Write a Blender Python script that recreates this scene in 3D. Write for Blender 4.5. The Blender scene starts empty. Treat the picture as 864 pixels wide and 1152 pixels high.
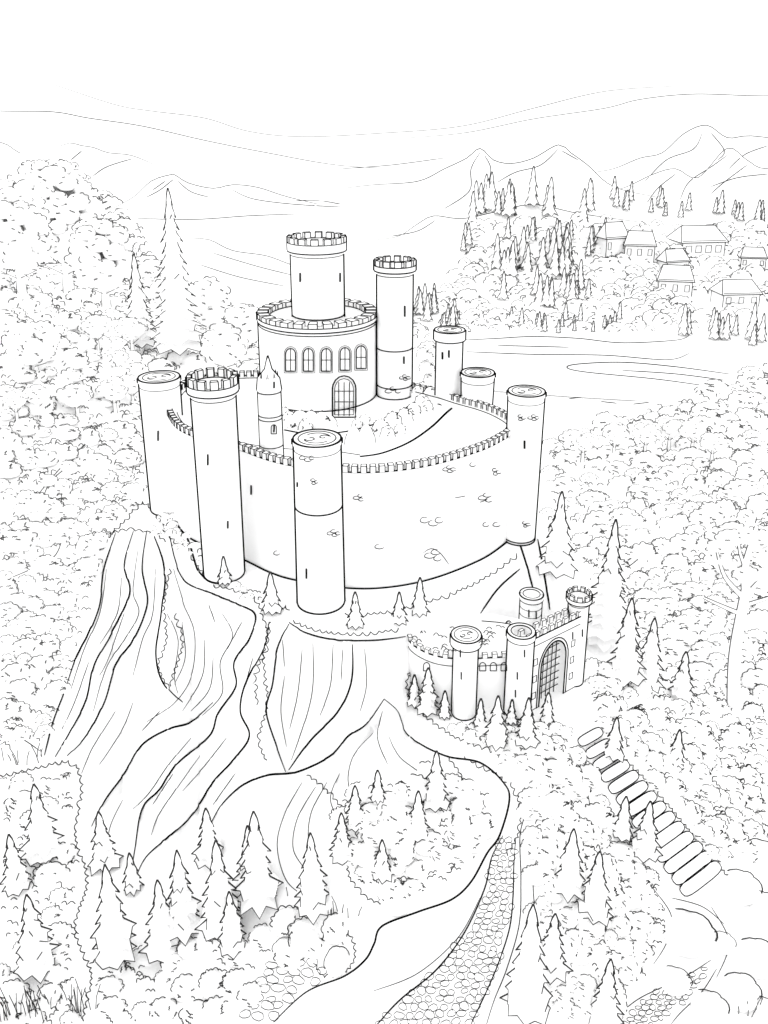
import bpy, math, random
import numpy as np
from mathutils import Vector
from mathutils.bvhtree import BVHTree
random.seed(7); rng=np.random.RandomState(7)
scene=bpy.context.scene
# ---------------------------------------------------------------- camera
F=1000.0; CX=432.0; CY=435.0; PITCH=math.radians(18); H=50.8
cam_d=bpy.data.cameras.new("camera"); cam=bpy.data.objects.new("camera",cam_d)
scene.collection.objects.link(cam); scene.camera=cam
cam.location=(0,0,H); cam.rotation_euler=(math.radians(90)-PITCH,0,0)
cam_d.sensor_fit='VERTICAL'; cam_d.sensor_height=36; cam_d.lens=F/1152*36
cam_d.shift_y=-(576-CY)/1152; cam_d.clip_start=1; cam_d.clip_end=20000
cp,sp=math.cos(PITCH),math.sin(PITCH)
def ray(u,v):
    x=(u-CX)/F; y=-(v-CY)/F
    return Vector((x, cp+y*sp, -sp+y*cp))
def P(u,v,z):
    d=ray(u,v); t=(z-H)/d.z; return Vector((d.x*t,d.y*t,z))
def PY(u,v,Y):
    d=ray(u,v); t=Y/d.y; return Vector((d.x*t,Y,H+d.z*t))
def depth(p): return p[1]*cp-(p[2]-H)*sp
def pxm(p): return depth(p)/F
LW=1.22
# ---------------------------------------------------------------- materials
def mat(name,col,var=0.02,scale=3.0,rough=0.9):
    m=bpy.data.materials.new(name); m.use_nodes=True; nt=m.node_tree
    b=nt.nodes["Principled BSDF"]; b.inputs["Roughness"].default_value=rough
    b.inputs["Specular IOR Level"].default_value=0.0
    n=nt.nodes.new("ShaderNodeTexNoise"); n.inputs["Scale"].default_value=scale
    r=nt.nodes.new("ShaderNodeValToRGB")
    r.color_ramp.elements[0].color=tuple(max(0,c-var) for c in col)+(1,)
    r.color_ramp.elements[1].color=tuple(min(1,c+var) for c in col)+(1,)
    tc=nt.nodes.new("ShaderNodeTexCoord")
    nt.links.new(tc.outputs["Object"],n.inputs["Vector"])
    nt.links.new(n.outputs["Fac"],r.inputs["Fac"]); nt.links.new(r.outputs["Color"],b.inputs["Base Color"])
    return m
M_W=mat("white_plaster",(0.98,0.98,0.98),0.006,0.6)
M_B=mat("black_ink",(0.005,)*3,0.002)
M_G=mat("grey_ink",(0.035,)*3,0.01)
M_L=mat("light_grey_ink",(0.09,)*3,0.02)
MATS=[M_W,M_B,M_G,M_L]
W,B,G,L=0,1,2,3
# ---------------------------------------------------------------- builder
class Bd:
    def __init__(s): s.v=[]; s.n=0; s.f=[]; s.m=[]
    def add(s,V,Fc,m):
        V=np.asarray(V,dtype=float); o=s.n
        s.v.append(V); s.n+=len(V)
        s.f.extend([tuple(o+i for i in f) for f in Fc])
        if isinstance(m,int): s.m.extend([m]*len(Fc))
        else: s.m.extend(m)
    def tube(s,pts,r,m=B,closed=False,n=4):
        Pn=np.array([tuple(p) for p in pts],dtype=float)
        if len(Pn)<2: return
        if closed: T=np.roll(Pn,-1,0)-np.roll(Pn,1,0)
        else: T=np.gradient(Pn,axis=0)
        T/= (np.linalg.norm(T,axis=1)[:,None]+1e-9)
        ax=np.eye(3)[np.argmin(np.abs(T).max(0))]
        A=np.cross(T,ax); A/=(np.linalg.norm(A,axis=1)[:,None]+1e-9)
        C=np.cross(T,A); k=len(Pn)
        r=np.asarray(r,dtype=float)
        if r.ndim==0: r=np.full(k,float(r))
        ang=np.arange(n)*2*math.pi/n+0.4
        V=(Pn[:,None,:]+r[:,None,None]*(np.cos(ang)[None,:,None]*A[:,None,:]+np.sin(ang)[None,:,None]*C[:,None,:])).reshape(-1,3)
        Fc=[]
        for i in range(k if closed else k-1):
            i2=(i+1)%k
            for j in range(n):
                j2=(j+1)%n
                Fc.append((i*n+j,i*n+j2,i2*n+j2,i2*n+j))
        if not closed:
            Fc.append(tuple(range(n-1,-1,-1))); Fc.append(tuple((k-1)*n+j for j in range(n)))
        s.add(V,Fc,m)
    def ink(s,pts,w,m=B,closed=False,n=4,taper=False):
        r=np.array([w*LW*0.5*pxm(p) for p in pts])
        if taper and len(pts)>4:
            t=np.linspace(0,1,len(pts)); r=r*(0.45+0.55*np.minimum(1,np.minimum(t,1-t)*5))
        s.tube(pts,r,m,closed,n)
    def hexa(s,c,w=1.2,m=B,edges=None):
        c=[Vector(q) for q in c]
        s.add([tuple(q) for q in c],[(3,2,1,0),(4,5,6,7),(0,1,5,4),(1,2,6,5),(2,3,7,6),(3,0,4,7)],W)
        if edges is None: edges=[(4,5),(5,6),(6,7),(7,4),(0,4),(1,5),(2,6),(3,7)]
        for a,b in edges: s.ink([c[a],c[b]],w,m,n=4)
    def lathe(s,x,y,prof,n=40,m=W,cap=True):
        V=[];Fc=[]
        for (r,z) in prof:
            for j in range(n):
                a=2*math.pi*j/n; V.append((x+r*math.cos(a),y+r*math.sin(a),z))
        for i in range(len(prof)-1):
            for j in range(n):
                j2=(j+1)%n; Fc.append((i*n+j,i*n+j2,(i+1)*n+j2,(i+1)*n+j))
        if cap: Fc.append(tuple((len(prof)-1)*n+j for j in range(n)))
        s.add(V,Fc,m)
    def ring(s,x,y,z,r,w,m=B,n=48,a0=None,a1=None):
        if a0 is None:
            s.ink([(x+r*math.cos(2*math.pi*j/n),y+r*math.sin(2*math.pi*j/n),z) for j in range(n)],w,m,True)
        else:
            s.ink([(x+r*math.cos(a0+(a1-a0)*j/n),y+r*math.sin(a0+(a1-a0)*j/n),z) for j in range(n+1)],w,m)
    def bvh(s):
        return BVHTree.FromPolygons([tuple(q) for q in np.concatenate(s.v)],s.f)
    def obj(s,name,parent=None,smooth=False):
        if s.n==0: return None
        me=bpy.data.meshes.new(name)
        me.from_pydata(np.concatenate(s.v).tolist(),[],s.f)
        for mm in MATS: me.materials.append(mm)
        me.polygons.foreach_set("material_index",s.m)
        if smooth: me.polygons.foreach_set("use_smooth",[True]*len(s.f))
        me.update()
        o=bpy.data.objects.new(name,me); scene.collection.objects.link(o)
        if parent: o.parent=parent
        return o
def empty(name):
    o=bpy.data.objects.new(name,None); scene.collection.objects.link(o); return o
# ---------------------------------------------------------------- terrain
def sd_poly(X,Y,poly):
    d=np.full(X.shape,1e9); ins=np.zeros(X.shape,bool); n=len(poly)
    for i in range(n):
        x1,y1=poly[i]; x2,y2=poly[(i+1)%n]
        ex,ey=x2-x1,y2-y1
        t=np.clip(((X-x1)*ex+(Y-y1)*ey)/(ex*ex+ey*ey),0,1)
        d=np.minimum(d,np.hypot(X-x1-t*ex,Y-y1-t*ey))
        c=((y1>Y)!=(y2>Y))&(X<(x2-x1)*(Y-y1)/(y2-y1+1e-12)+x1)
        ins^=c
    return np.where(ins,-d,d)
PLAT=[(-34,98),(-30,94),(-24,93.5),(-20,88),(-16,84.5),(-12,80),(-9,78.5),(-5,78),(0,80),(5,84),(12,88),(18,92),(22,100),(22,115),(10,128),(-10,130),(-30,124),(-36,110)]
TERR=[(2,80),(7,73.5),(14,72.5),(22,76),(25,84),(19,92),(5,86)]
def sst(t): t=np.clip(t,0,1); return t*t*(3-2*t)
def height(X,Y):
    h=-30-5*sst((Y-150)/90)+0*X
    h=h+48*np.exp(-((X+92)/42)**2-((Y-190)/48)**2)
    h=h+10*np.exp(-((X-110)/45)**2-((Y-170)/60)**2)
    near=np.exp(-((Y-90)/90)**2-(X/90)**2)
    h=h+near*(1.2*np.sin(X*.21+1)*np.cos(Y*.17)+.6*np.sin(X*.43+Y*.31))
    wob=1.6*np.sin(X*.55+.4*np.sin(Y*.3))+.8*np.sin(X*1.3+Y*.2)
    d1=np.maximum(0,sd_poly(X,Y,PLAT))
    p=-34*sst(np.maximum(0,d1+wob*sst(d1/3))/11.0)
    h=np.maximum(h,p)
    d2=np.maximum(0,sd_poly(X,Y,TERR)); h=np.maximum(h,-9-.75*d2)
    d3=np.hypot(X-0.2,(Y-71.5)*.8); h=np.maximum(h,-6-1.7*d3)
    return h
def axis(a,b,step,far0,far1,g=1.13):
    c=list(np.arange(a,b+.01,step)); s=step; x=b
    while x<far1: s*=g; x+=s; c.append(x)
    s=step; x=a; pre=[]
    while x>far0: s*=g; x-=s; pre.append(x)
    return np.array(pre[::-1]+c)
xs=axis(-60,60,1.0,-6000,6000); ys=axis(40,140,1.0,-300,9000)
X,Y=np.meshgrid(xs,ys); Z=height(X,Y)
nx,ny=len(xs),len(ys)
gb=Bd(); gf=[]
for j in range(ny-1):
    for i in range(nx-1):
        a=j*nx+i; gf.append((a,a+1,a+nx+1)); gf.append((a,a+nx+1,a+nx))
gb.add(np.stack([X.ravel(),Y.ravel(),Z.ravel()],1),gf,W)
gobj=gb.obj("ground",smooth=True)
def smooth(pts,step=6.0):
    pts=[Vector(p) for p in pts]
    if len(pts)<2: return pts
    out=[]
    for i in range(len(pts)-1):
        p0=pts[max(0,i-1)];p1=pts[i];p2=pts[i+1];p3=pts[min(len(pts)-1,i+2)]
        n=max(1,int((p2-p1).length/step))
        for k in range(n):
            t=k/n
            out.append(0.5*((2*p1)+(p2-p0)*t+(2*p0-5*p1+4*p2-p3)*t*t+(3*p1-p0-3*p2+p3)*t*t*t))
    out.append(pts[-1]); return out
terr=Bd(); terr.add(gb.v[0],gb.f,W)
RIDGES=[
 (1900,[(60,95),(130,118),(170,125),(230,133),(280,148),(340,154),(430,150),(520,142),(600,122),(680,103),(760,97)],1.0),
 (1500,[(430,157),(520,150),(600,134),(680,122),(720,112),(780,106),(864,108),(960,104)],1.0),
 (1050,[(-80,122),(0,125),(60,126),(100,133),(160,142),(230,158),(300,172),(380,186),(458,190)],1.1),
 (980,[(-60,150),(0,160),(22,172),(60,188),(110,196)],1.0),
 (900,[(62,167),(78,161),(92,164),(105,166),(122,172),(148,175),(175,186)],1.0),
 (800,[(660,195),(690,190),(720,178),(745,172),(770,150),(795,141),(818,155),(845,153),(900,160)],1.1),
 (640,[(120,238),(150,222),(170,204),(186,198),(195,196),(212,206),(240,212),(262,208),(290,211),(325,222),(385,236)],1.1),
 (620,[(660,220),(700,212),(735,196),(760,190),(785,200),(818,167),(840,180),(864,190),(930,180)],1.0),
 (570,[(385,212),(420,208),(470,204),(500,190),(525,178),(540,167),(555,180),(575,184),(600,178),(628,163),(642,172),(660,185),(690,210),(740,222)],1.1),
 (480,[(420,270),(448,266),(470,252),(488,243),(520,246),(560,238),(600,230),(650,240),(720,250)],1.1),
 (430,[(215,268),(236,270),(262,282),(300,288),(335,300),(380,306)],1.1),
]
for ri,(Yd,pp,w) in enumerate(RIDGES):
    pts=[(p.x,p.y) for p in smooth([(a,b,0) for a,b in pp],6)]
    pts3=[PY(u,v,Yd) for u,v in pts]
    rb=Bd(); V=[];k=len(pts3)
    wid=Yd*0.12
    ext=[Vector((pts3[0].x-Yd*.12,Yd,-45))]+pts3+[Vector((pts3[-1].x+Yd*.12,Yd,-45))]
    for p in ext:
        hh=max(0,p.z+38)
        for q,f in ((-1,0),(-.55,.45),(-.25,.78),(0,1),(.5,.5),(1,0)):
            V.append((p.x,Yd+q*wid,-38+hh*f if p.z>-40 else -45))
    kk=len(ext); Fc=[]
    for i in range(kk-1):
        for j in range(5):
            a,b_,c,d=i*6+j,(i+1)*6+j,(i+1)*6+j+1,i*6+j+1; Fc+= [(a,b_,c),(a,c,d)]
    rb.add(V,Fc,W); terr.add(V,Fc,W)
    rb.ink([p for p in pts3 if p.z>-37],w,G,taper=True)
    rb.obj("mountain_ridge")
# lake sheet
lb=Bd(); ZL=-33.6
lakepts=[(485,396),(520,386),(560,382),(600,380),(650,382),(700,387),(760,384),(800,388),(864,392),(960,400),(960,440),(864,452),(740,452),(640,446),(560,440),(500,430)]
lp=[P(a,b_,ZL) for a,b_ in lakepts]
ctr=sum(lp,Vector())/len(lp); k=len(lp)
lb.add([tuple(p) for p in lp]+[tuple(ctr)],[(i,(i+1)%k,k) for i in range(k)],W); terr.add(lb.v[0],lb.f,W)
BV=terr.bvh()
def hit(u,v,bv=None):
    d=ray(u,v).normalized()
    loc,nor,idx,dist=(bv or BV).ray_cast(Vector((0,0,H)),d)
    if loc is not None and nor.dot(d)>0: nor=-nor
    return loc,nor
def drape(b,pp,w=1.2,m=B,bv=None,step=3,sm=True,closed=False,taper=True,gap=.07):
    if closed: pp=list(pp)+[pp[0]]
    pts=[(q[0],q[1],0) for q in pp]
    pts=smooth(pts,step) if sm else [Vector(q) for q in pts]
    cur=[]
    def flush():
        if len(cur)>1: b.ink(cur,w,m,taper=taper)
    for q in pts:
        loc,nor=hit(q.x,q.y,bv)
        if loc is None: flush(); cur=[]; continue
        if cur and (cur[-1]-loc).length>gap*depth(loc): flush(); cur=[]
        cur.append(loc+nor*(w*.4*pxm(loc)))
    flush()
def scal(pp,s=8,amp=.45,jit=.3,side=1):
    pts=smooth([(a,b_,0) for a,b_ in pp],2.0); out=[]; acc=0; nodes=[pts[0]]
    nxt=s
    for a,b_ in zip(pts,pts[1:]):
        acc+=(b_-a).length
        if acc>=nxt: nodes.append(b_); acc=0; nxt=s*(1+jit*random.uniform(-1,1))
    for a,b_ in zip(nodes,nodes[1:]):
        d=b_-a; nrm=Vector((d.y,-d.x,0))*side
        k=amp*random.uniform(.6,1.2)
        for i in range(5):
            t=i/5; out.append(a+d*t+nrm*(k*math.sin(math.pi*t)))
    out.append(nodes[-1]); return [(p.x,p.y) for p in out]
def leafy(b,pp,w=1.0,m=G,s=8,side=1,bv=None): drape(b,scal(pp,s,side=side),w,m,bv,sm=False,taper=False)
for l in [[(520,383),(560,381),(600,379),(650,381),(700,386),(760,383),(775,378)],[(525,396),(600,399),(680,400),(750,405),(775,398)],
   [(820,421),(760,413),(700,408),(650,410),(638,414),(660,419),(740,427),(812,437)],[(640,449),(655,447)],[(676,452),(694,454)],[(712,455),(730,453)],[(560,389),(640,391)],[(700,417),(760,421),(815,428)]]:
    drape(lb,l,1.1,G,gap=.5)
lb.obj("lake")
mf=Bd()
for l in [[(790,150),(780,168),(750,180),(725,205)],[(818,175),(800,188),(775,205),(765,225)],[(840,186),(815,205),(800,218)],
  [(864,164),(838,174),(820,190)],[(540,172),(530,190),(528,215),(500,235)],[(545,175),(552,190),(548,210)],[(628,168),(608,186),(580,194),(560,205)],[(632,170),(650,180)],
  [(864,196),(830,200),(800,210)],[(800,150),(815,170),(808,180)],[(760,196),(740,212),(728,228)],
  [(195,202),(180,214),(165,222)],[(200,204),(215,216),(235,222)],[(186,204),(172,214)],[(262,214),(285,224),(330,230),(384,233)],[(155,246),(220,247),(280,243),(333,241)],[(333,226),(360,226),(384,230)],
  [(92,170),(80,180)],[(148,179),(120,188),(105,198)],[(490,248),(470,260),(440,266)],[(240,285),(290,300),(330,310)],[(225,298),(270,312),(320,322)],[(385,190),(440,186),(500,178)]]:
    drape(mf,l,.8,G,gap=.3)
mf.obj("mountain_slope")

# ---------------------------------------------------------------- castle
castle=empty("castle")
allc=Bd()
def keepit(b,name,parent=castle):
    allc.add(np.concatenate(b.v),b.f,W); return b.obj(name,parent)
SW=1.3
def tower(u,vb,zb,vt,wpx,style,name,w=2.2,parent=castle,wt=None,bands=(),foot=1.5,lipw=1.18,crh=2.0,nm=11,y=None,lip=.55):
    base=P(u,vb,zb) if y is None else PY(u,vb,y)
    yy=base.y; top=PY(u,vt,yy); zt=top.z; x=(base.x+top.x)/2 if y is None else top.x
    r=wpx*.5*pxm(top); rb=(wt or wpx)*.5*pxm(top)
    b=Bd(); phi=math.atan2(x,yy); c,s_=math.cos(phi),-math.sin(phi)
    zb2=base.z-foot
    def rr(z): t=(z-base.z)/(zt-base.z); return rb+(r-rb)*t
    def sides(z0,z1,r0,r1):
        for sg in (-1,1):
            b.ink([(x+sg*c*r0,yy+sg*s_*r0,z0),(x+sg*c*r1,yy+sg*s_*r1,z1)],w*SW,B,n=6)
    if style=='crown':
        zc=zt-crh*.35; R=r*lipw
        b.lathe(x,yy,[(rr(zb2),zb2),(r,zc-.25*crh),(R,zc),(R,zt),(R*.80,zt),(R*.80,zt-.25)])
        b.ring(x,yy,zt,R,w*.6); b.ring(x,yy,zt,R*.80,w*.5)
        b.ring(x,yy,zc,R,w*.75); b.ring(x,yy,zc-.25*crh,r,w*.6)
        sides(zb2,zc-.25*crh,rr(zb2),r); sides(zc,zt+crh*.35,R,R)
        for i in range(nm):
            a0=2*math.pi*(i+.2)/nm; a1=2*math.pi*(i+.8)/nm; hh=crh*.38
            cc=[]
            for z in (zt,zt+hh):
                for (q,a) in ((R,a0),(R,a1),(R*.82,a1),(R*.82,a0)): cc.append((x+q*math.cos(a),yy+q*math.sin(a),z))
            b.hexa(cc,w*.5)
    elif style=='disc':
        R=r*1.05 if lip<.6 else r*lipw
        b.lathe(x,yy,[(rr(zb2),zb2),(r,zt-lip*1.15),(R,zt-lip),(R,zt)])
        b.ring(x,yy,zt,R,w*.85); b.ring(x,yy,zt+.02,R*.78,w*.45,G)
        if lip>=.6: b.ring(x,yy,zt-lip,R,w*.7); 
        else: b.ring(x,yy,zt-lip*2,r*1.0,w*.35,G)
        sides(zb2,zt-lip*1.15,rr(zb2),r); sides(zt-lip,zt,R,R)
        for q,a in ((.3,.4),(.28,3.4)):
            b.ink([(x+r*(q*math.cos(a)+.26*(1-t*.7)*math.cos(a+5.2*t)),yy+r*(q*math.sin(a)+.26*(1-t*.7)*math.sin(a+5.2*t)),zt+.02) for t in np.linspace(0,1,14)],w*.45,G)
        b.ring(x,yy,zt+.02,r*.58,w*.4,G,n=14,a0=3.5,a1=5.6)
        b.ring(x,yy,zt+.02,r*.6,w*.4,G,n=14,a0=.3,a1=2.4)
    elif style=='open':
        b.lathe(x,yy,[(rr(zb2),zb2),(r,zt-.9),(r*1.1,zt-.7),(r*1.1,zt),(r*.8,zt),(r*.8,zt-.8),(.01,zt-.8)])
        b.ring(x,yy,zt,r*1.1,w*.8); b.ring(x,yy,zt,r*.8,w*.6); b.ring(x,yy,zt-.7,r*1.1,w*.5)
        sides(zb2,zt-.8,rr(zb2),r); sides(zt-.7,zt,r*1.1,r*1.1)
    b.ring(x,yy,base.z,rr(base.z)*1.0,w*1.1)
    for vbnd in bands:
        q=PY(u,vbnd,yy-r); b.ring(x,yy,q.z,rr(q.z)*1.004,w*.7)
    keepit(b,name,parent)
    return Vector((x,yy,zt)),r
ZR=13.6; ZF=12.7
rim=[(207,434),(197,442),(190,455),(190,468),(203,484),(235,497),(270,506),(300,517),(330,524),(390,531),(440,530),(490,522),(540,507),(565,495),(577,486),(580,477),(565,467),(545,459),(520,452),(490,443),(430,430),(340,423),(250,424)]
rp=[P(a,b_,ZR) for a,b_ in rim]
ring=smooth(rp+[rp[0]],.45)[:-1]
cen=sum(ring,Vector())/len(ring)
def resample(pts,step):
    out=[pts[0].copy()]; acc=0; need=step
    for a,b_ in zip(pts,pts[1:]):
        L_=(b_-a).length
        while acc+L_>=need:
            t=(need-acc)/L_; out.append(a.lerp(b_,t)); need+=step
        acc+=L_
    return out
rs=resample(ring+[ring[0]],.48)
nr=len(rs)
def nrm_at(i):
    t=rs[(i+1)%nr]-rs[i-1]; n=Vector((t.y,-t.x,0)).normalized()
    if n.dot(rs[i]-cen)<0: n=-n
    return n
nrms=[nrm_at(i) for i in range(nr)]
TH=1.1
wb=Bd()
V=[];Fc=[]
for i,p in enumerate(rs):
    n=nrms[i]; o=p; inn=p-n*TH
    V+=[(o.x+n.x*.35,o.y+n.y*.35,-2.5),(o.x,o.y,ZR),(inn.x,inn.y,ZR),(inn.x,inn.y,ZF-1)]
for i in range(nr):
    j=(i+1)%nr
    for k in range(3): Fc.append((i*4+k,j*4+k,j*4+k+1,i*4+k+1))
wb.add(V,Fc,W)
wb.ink([p for p in rs],2.1,B,True); wb.ink([p-n*TH for p,n in zip(rs,nrms)],.9,B,True)
wb.ink([Vector((p.x+n.x*.35,p.y+n.y*.35,0.0)) for p,n in zip(rs,nrms)],2.8,B,True)
for i in (min(range(nr),key=lambda i:rs[i].x/rs[i].y),max(range(nr),key=lambda i:rs[i].x/rs[i].y)):
    p=rs[i];n=nrms[i]; wb.ink([(p.x+n.x*.35,p.y+n.y*.35,-1),(p.x,p.y,ZR)],2.8)
keepit(wb,"curtain_wall")
mb=Bd()
i=0
while i<nr-1:
    a,c=rs[i],rs[(i+1)%nr]; n=nrms[i]
    p0=a+n*.12; p1=a.lerp(c,1.0)+(c-a)*.25+n*.12; q1=p1-n*.62; q0=p0-n*.62
    h=.72
    mb.hexa([p0,p1,q1,q0]+[v_+Vector((0,0,h)) for v_ in (p0,p1,q1,q0)],.95)
    i+=2
keepit(mb,"merlons")
fb=Bd()
fp=[Vector((p.x,p.y,ZF))-n*TH*.9 for p,n in zip(rs,nrms)]
fb.add([tuple(p) for p in fp],[tuple(range(len(fp)))],W)
def fl(pp,w,m=B,z=ZF): fb.ink([P(q.x,q.y,z)+Vector((0,0,.03)) for q in smooth([(a,b_,0) for a,b_ in pp],4)],w,m)
fl([(405,514),(430,510),(460,498),(485,481),(503,464),(516,454)],2.3)
fl([(320,484),(345,488),(380,487),(410,481),(440,470),(466,453)],2.1)
fl([(270,498),(300,503),(335,506)],.9); fl([(385,509),(405,512)],1.0)
keepit(fb,"courtyard_floor")
tower(185,572,0,424,44,'disc',"round_tower",wt=42)
tower(246,645,0,431,49,'crown',"battlement_tower",wt=47,crh=2.4,nm=12,lipw=1.16,w=2.3)
tower(359,677,0,493,52,'disc',"round_tower",wt=55,bands=(580,),w=2.6)
tower(588,606,0,440,40,'disc',"round_tower",wt=36,foot=3,bands=(612,))
tower(537,458,ZF,419,36,'disc',"round_tower",wt=34)
tower(505,452,ZF,371,29,'disc',"watch_tower",lip=1.3,w=2.0,lipw=1.2)
tower(444,444,ZF,298,40,'crown',"tall_tower",crh=2.0,nm=11,bands=(396,438),w=2.1,lipw=1.16)
kt,kr=tower(358,442,ZF,354,132,'crown',"keep",crh=1.6,nm=26,lipw=1.015,foot=.2,w=2.1)
def turret():
    b=Bd(); x,y=kt.x+.15,kt.y; z0=kt.z-.3; zt=PY(360,277,y).z; r=29.5*pxm(Vector((x,y,zt))); R=r*1.12; w=2.1
    b.lathe(x,y,[(r,z0),(r,zt-1.0),(R,zt-.5),(R,zt+.6),(R*.84,zt+.6),(R*.84,zt+.3)])
    for z,q,ww in ((z0+.35,r,1.8),(zt-1.0,r,1),(zt-.5,R,1.4),(zt+.6,R,1),(zt+.6,R*.84,.8)): b.ring(x,y,z,q,ww)
    for sg in(-1,1):
        b.ink([(x+sg*r,y,z0),(x+sg*r,y,zt-1)],w*SW,n=6); b.ink([(x+sg*R,y,zt-.5),(x+sg*R,y,zt+1.3)],w)
    nm=14
    for i in range(nm):
        a0=2*math.pi*(i+.22)/nm; a1=2*math.pi*(i+.78)/nm; cc=[]
        for z in (zt+.6,zt+1.35):
            for (q,a) in ((R,a0),(R,a1),(R*.85,a1),(R*.85,a0)): cc.append((x+q*math.cos(a),y+q*math.sin(a),z))
        b.hexa(cc,1.0)
    keepit(b,"keep_turret")
turret()
def spire():
    b=Bd(); base=P(306,515,ZF); x,y=base.x,base.y; px=pxm(base); r=12.5*px
    z=lambda v: PY(306,v,y).z
    b.lathe(x,y,[(r*1.05,ZF-1),(r,z(440)),(r*1.08,z(438)),(r*.95,z(425)),(r*.3,z(415)),(r*.06,z(402))],n=16)
    for sg in(-1,1):
        b.ink([(x+sg*r*1.03,y,ZF),(x+sg*r,y,z(440)),(x+sg*r*1.08,y,z(438)),(x+sg*r*.95,y,z(425)),(x+sg*r*.3,y,z(415)),(x,y,z(400))],1.9)
    for k in range(8):
        a=math.pi*2*k/8; q=r*.98
        b.ink([(x+q*math.cos(a-.3),y+q*math.sin(a-.3),z(438)),(x+q*.8*math.cos(a),y+q*.8*math.sin(a),z(418)),(x+q*math.cos(a+.3),y+q*math.sin(a+.3),z(438))],1.1)
    for v in (440,466,470,500): b.ring(x,y,z(v),r*1.03,1.2,n=24)
    keepit(b,"spired_turret")
spire()
CB=allc.bvh()
det=Bd()
def arch(cx,cy,w,h,ww=1.1,m=B,mull=True,tgt=det,bv=None,slant=0):
    bv=bv or CB
    pts=[(cx-w/2,cy+h/2),(cx-w/2,cy-h/2+w*.5)]+[(cx-w/2*math.cos(t),cy-h/2+w*.5-w*.55*math.sin(t)) for t in np.linspace(.3,math.pi-.3,7)]+[(cx+w/2,cy-h/2+w*.5),(cx+w/2,cy+h/2),(cx-w/2,cy+h/2)]
    pts=[(a,b_+slant*(a-cx)) for a,b_ in pts]
    den=[]
    for a,b_ in zip(pts,pts[1:]):
        for k in range(4): den.append((a[0]+(b_[0]-a[0])*k/4,a[1]+(b_[1]-a[1])*k/4))
    den.append(pts[-1])
    drape(tgt,den,ww,m,bv,sm=False,taper=False)
    if mull:
        drape(tgt,[(cx,cy-h/2),(cx,cy+h/2)],ww*.7,m,bv,taper=False); drape(tgt,[(cx-w/2,cy),(cx+w/2,cy)],ww*.7,m,bv,taper=False)
for cx,cy in ((327,405),(347,405),(367,405),(388,404),(406,402)): arch(cx,cy,11,25,1.2); arch(cx,cy,14.5,29,.6,G,False)
arch(387,447,26,46,1.5,B,False); arch(387,447,21,40,.8,B,False)
for v in (440,452,461): drape(det,[(376,v),(398,v)],.9,B,CB,taper=False)
for u in (381,387,393): drape(det,[(u,430),(u,468)],.9,B,CB,taper=False)
for u,v,h in ((178,490,11),(283,551,10),(345,645,11),(234,517,12),(455,350,12),(454,405,8),(338,312,10),(382,312,10),(590,500,9),(498,400,8),(505,398,8),(308,433,7),(308,482,8),(335,545,5),(256,590,8)):
    drape(det,[(u,v-h/2),(u,v+h/2)],1.9,B,CB,taper=False)
arch(308,483,6,10,.9,B,False)
def stones(cx,cy,s=1.0):
    for dx,dy in ((-7,0),(0,-4),(2,3),(8,0)):
        if random.random()<.25: continue
        a=5*s*random.uniform(.8,1.2); b_=3*s
        lo=[(cx+dx*s+a*math.cos(t)*(1+.1*math.sin(3*t)),cy+dy*s+b_*math.sin(t)) for t in np.linspace(.3,random.uniform(4.5,6.2),11)]
        drape(det,lo,.8,B,CB,sm=False)
for q in ((485,585,1.1),(425,612,.9),(548,560,.8),(490,625,1),(505,528,.6),(345,515,.7),(375,600,.6),(352,542,.5),(305,622,.8),(600,470,.5),(552,590,.8),(585,470,.5),(442,440,.7),(530,520,.8),(556,531,.6),(405,560,.6),(590,590,.5),(455,425,.5)): stones(*q)
for l in [[(476,622),(485,617),(495,622),(505,635)],[(540,565),(548,562)],[(512,560),(523,558)]]: drape(det,l,.8,B,CB)
det.obj("windows_and_stonework",castle)
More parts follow.
